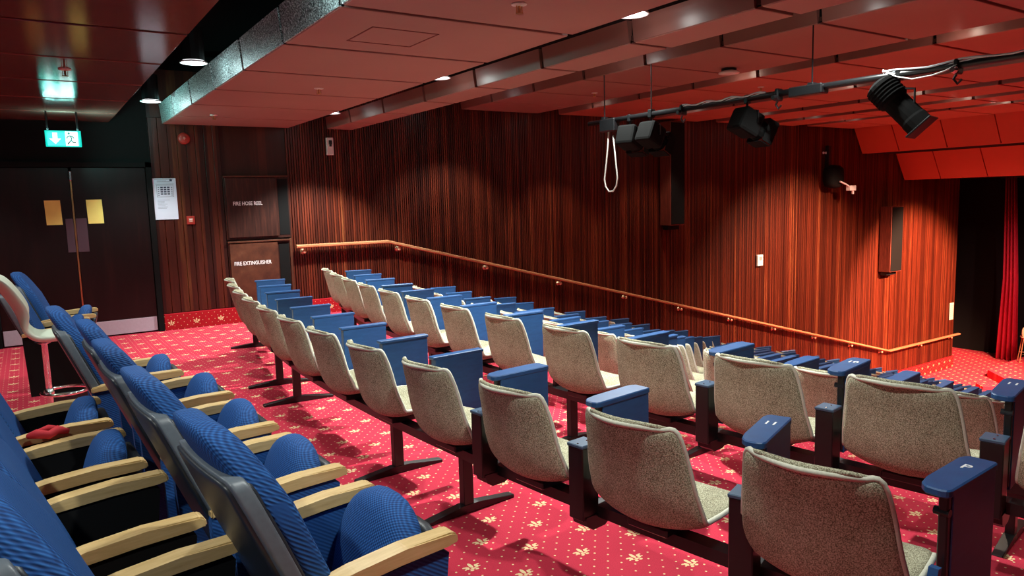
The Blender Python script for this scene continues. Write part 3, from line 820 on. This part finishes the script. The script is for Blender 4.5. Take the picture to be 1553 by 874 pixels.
# ================================================================== BLUE TIP-UP SEATS
def make_blue():
    t = thing('tip_up_seat', 'proto', 'seat')
    def dback(c):
        z = c.z + .74; x = c.x
        x += -(z - .66) * .40 - max(0, z - .85) * .15 - .048
        y = c.y * (1 - 1.1 * max(0, (z - .86)) )
        x += .25 * c.y * c.y
        return Vector((x, y, z))
    bm = B(); pillow(bm, .10, .44, .64, 5, 10, dback); link('backrest', bm, m_blue, t, True)
    def dsh(c):
        z = c.z + .64; x = c.x - (z - .66) * .40 - .105
        return Vector((x + .2 * c.y * c.y, c.y * (1 - .5 * max(0, z - .76)), z))
    bm = B(); pillow(bm, .07, .46, .60, 16, 8, dsh); link('back_shell', bm, m_plastic, t, True)
    bm = B(); pillow(bm, .045, .49, .618, 18, 8, dsh); link('shell_rim', bm, m_rim_lit, t, True)
    def dseat(c):
        z = c.z; x = c.x + z * .28
        z += .05 * (1 - (c.y / .2) ** 2) * (1 if c.z > 0 else 0)
        return Vector((x + .235, c.y, z + .49))
    bm = B(); pillow(bm, .12, .405, .36, 3.2, 10, dseat); s = link('seat_cushion', bm, m_blue, t, True)
    def dpan(c):
        z = c.z; return Vector((c.x + z * .28 + .302, c.y, z + .465))
    bm = B(); pillow(bm, .05, .39, .34, 5, 6, dpan); link('seat_pan', bm, m_plastic, t, True)
    for s in (-1, 1):
        y = s * .235
        bm = B()
        pts = [(-.10, .600), (-.10, .628), (.05, .650), (.20, .662), (.345, .662), (.362, .652), (.365, .628), (.33, .626), (.18, .622), (.04, .612)]
        prism(bm, pts, y - .030, y + .030, 'y'); bmesh.ops.bevel(bm, geom=[e for e in bm.edges], offset=.005, segments=2, affect='EDGES')
        ar = link('armrest', bm, m_wood, t)
        bm = B(); prism(bm, [(-.10, .615), (-.08, .12), (.28, .12), (.335, .605), (.30, .622), (.16, .612)], y - .022, y + .022, 'y'); link('side_panel', bm, m_blue, t)
        bm = B(); box(bm, .05, .33, y - .03, y + .03, .0, .125, .006); link('foot', bm, m_black, t)
    return t
blue0 = make_blue(); register(blue0); ub = {'b': False}
def put_blue(x, y, rz, label, group):
    if ub['b']: o = copy_tree(blue0)
    else: o = blue0; ub['b'] = True
    o.location = (x, y, 0); o.rotation_euler = (0, 0, rz); o['label'] = label; o['group'] = group
    return o
FR = [(1.93, 0, 'nearest of the front blue row, its beech arm at the lower edge'), (2.62, 0, 'second from the camera in the front blue row'), (3.30, 0, 'third from the camera in the front blue row'), (3.98, 0, 'fourth from the camera in the front blue row'), (4.70, -.10, 'set back at the far end of the front blue row')]
for (y, dx, lab) in FR:
    put_blue(.41 + (y - AX) ** 2 / 60 + dx, y, (AX - y) / 30, 'blue tip-up seat, ' + lab, 'blue tip-up seats in the front blue row')
shaded_panel = []  # rear row side panels blackened to paint in the shade between seats
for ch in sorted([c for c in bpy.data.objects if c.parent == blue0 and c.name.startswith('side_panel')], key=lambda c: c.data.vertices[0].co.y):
    me = ch.data.copy(); me.materials.clear(); me.materials.append(m_blackmatt); shaded_panel.append(me)
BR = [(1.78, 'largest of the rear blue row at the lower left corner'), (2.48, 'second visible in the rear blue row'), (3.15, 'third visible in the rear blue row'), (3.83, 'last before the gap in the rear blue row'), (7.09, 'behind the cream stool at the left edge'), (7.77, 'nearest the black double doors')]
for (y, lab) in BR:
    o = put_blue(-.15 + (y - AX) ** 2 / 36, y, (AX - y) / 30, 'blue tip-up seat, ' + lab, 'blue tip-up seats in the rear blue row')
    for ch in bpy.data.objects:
        if ch.parent == o and ch.name.startswith('side_panel'): ch.data = shaded_panel[0 if ch.data.vertices[0].co.y < 0 else 1]
    if y < 2.6:          # the seats nearest the camera are lowered
        for ch in bpy.data.objects:
            if ch.parent == o and ch.name.startswith('seat_'):
                R_ = Matrix.Rotation(math.radians(66), 4, 'Y'); pv = Vector((.14, 0, .40))
                ch.matrix_basis = Matrix.Translation(pv) @ R_ @ Matrix.Translation(-pv)

# cream swivel chair by the left edge
sv = thing('swivel_chair', 'cream shell seat on a tall chrome pedestal at the left edge', 'chair', (-.21, 6.2, 0), .0)
bm = B(); pr2 = [(-.10, 1.13, .20), (-.06, 1.14, .22), (-.01, 1.09, .22), (.05, .99, .22), (.10, .88, .22), (.13, .78, .22), (.16, .71, .22), (.20, .675, .22), (.26, .67, .21), (.33, .67, .20), (.37, .66, .19)]
us = [-1, -.6, 0, .6, 1]
g = [[bm.verts.new((x + (.08 * u * u if i < 5 else .0), hw * u, z + (.03 * u * u if i > 5 else 0))) for u in us] for i, (x, z, hw) in enumerate(pr2)]
for i in range(len(pr2) - 1):
    for k in range(4): bm.faces.new((g[i][k], g[i + 1][k], g[i + 1][k + 1], g[i][k + 1]))
o = link('shell', bm, plain('pale_cream_vinyl', (.55, .62, .50), .5), sv, True)
md = o.modifiers.new('s', 'SOLIDIFY'); md.thickness = .045; md.offset = 0; md = o.modifiers.new('b', 'SUBSURF'); md.levels = 2; evaluated(o, 'shell')
for p in o.data.polygons: p.use_smooth = True
bm = B(); lathe(bm, [(.16, .0), (.15, .02), (.03, .04), (.02, .06), (.02, .63), (.06, .65)], 16, Matrix.Translation((.24, 0, 0))); link('pedestal', bm, m_chrome, sv, True)
bm = B(); tube(bm, [(.34 + .15 * math.cos(a * PI / 12), .15 * math.sin(a * PI / 12), .27) for a in range(24)], .012, 8, closed=True)
tube(bm, [(.24, 0, .30), (.24, 0, .24)], .03, 8)
for a in (-.9, .9): tube(bm, [(.24, 0, .27), (.34 + .15 * math.cos(PI - a), .15 * math.sin(PI - a), .27)], .010, 6)
link('foot_ring', bm, m_chrome, sv, True)
# red scarf on the arm of a rear blue seat
bm = B()
tube(bm, [(-.07, 3.47, .676), (-.04, 3.43, .69), (.0, 3.42, .68), (.03, 3.46, .685), (.07, 3.45, .675)], [.012, .02, .017, .02, .010], 8)
tube(bm, [(-.05, 3.50, .676), (.0, 3.49, .69), (.05, 3.50, .677)], [.010, .016, .009], 8)
tag(link('scarf', bm, plain('red_cloth', (.45, .01, .02), .8), None, True), 'crumpled red cloth lying on a beech arm of the rear blue row', 'cloth')

# ================================================================== STAGE THINGS
cu = thing('stage_curtain', 'tall crimson velvet curtain hanging at the edge of the stage', 'curtain', (24.5, 9.79, 0))
bm = B(); N = 40; top = []; bot = []
for i in range(N + 1):
    s = i / N; y = -.42 + .84 * s; ph = s * 2 * PI * 4
    top.append(bm.verts.new((.05 * math.sin(ph), y * .34 + .12, 1.86))); bot.append((.09 * math.sin(ph), y * .68, ZF + .02))
bot = [bm.verts.new(p) for p in bot]
mid = [bm.verts.new((.08 * math.sin(i / N * 2 * PI * 4), (-.42 + .84 * i / N) * .46 + .0, -1.2)) for i in range(N + 1)]
for i in range(N):
    bm.faces.new((top[i], top[i + 1], mid[i + 1], mid[i])); bm.faces.new((mid[i], mid[i + 1], bot[i + 1], bot[i]))
o = link('drape', bm, m_curtain, cu, True); md = o.modifiers.new('s', 'SOLIDIFY'); md.thickness = .01; evaluated(o, 'drape')
bm = B(); tube(bm, [(0, -.4, 1.85), (0, .4, 1.85)], .02, 8); link('rail', bm, m_black, cu)
st = thing('bar_stool', 'pale bar stool with thin legs standing on the stage', 'stool', (23.7, 8.93, ZF + .20), .5)
def dst(c): return Vector((c.x, c.y, c.z + .74))
bm = B(); pillow(bm, .38, .40, .06, 4, 4, dst); link('seat', bm, plain('pale_stool_plastic', (.8, .66, .42), .5), st, True)
bm = B(); pillow(bm, .05, .38, .32, 4, 4, lambda c: Vector((c.x - .17 - c.z * .2, c.y, c.z + .90))); link('backrest', bm, plain('pale_stool_back', (.8, .66, .42), .5), st, True)
for (sx, sy) in ((-1, -1), (-1, 1), (1, -1), (1, 1)):
    bm = B(); tube(bm, [(sx * .13, sy * .13, .73), (sx * .21, sy * .21, 0)], .012, 6); link('leg', bm, m_railwood, st)
bm = B(); tube(bm, [(.19, .19, .25), (-.19, .19, .25), (-.19, -.19, .25), (.19, -.19, .25)], .009, 6, closed=True); link('foot_rail', bm, m_railwood, st)
es = thing('small_sign', 'small dull red sign in the dark passage beside the curtain', 'sign', (26.36, 11.40, -1.62), -PI / 2)
bm = B(); box(bm, 0, .42, 0, .03, 0, .13, .004); link('panel', bm, m_red, es)
bm = B(); [box(bm, .03 + .06 * i, .07 + .06 * i, -.004, .001, .04, .09) for i in range(6)]; link('marks', bm, m_whiteplastic, es)
for i, lab in enumerate(('left of three reddish papers in the dark passage', 'middle of three reddish papers in the dark passage', 'right of three reddish papers in the dark passage')):
    bm = B(); box(bm, 26.32, 26.335, 11.13 - i * .10, 11.21 - i * .10, -2.92, -2.42); tag(link('paper', bm, plain('reddish_paper', (.4, .1, .06), .8)), lab, 'paper', 'papers in the passage')
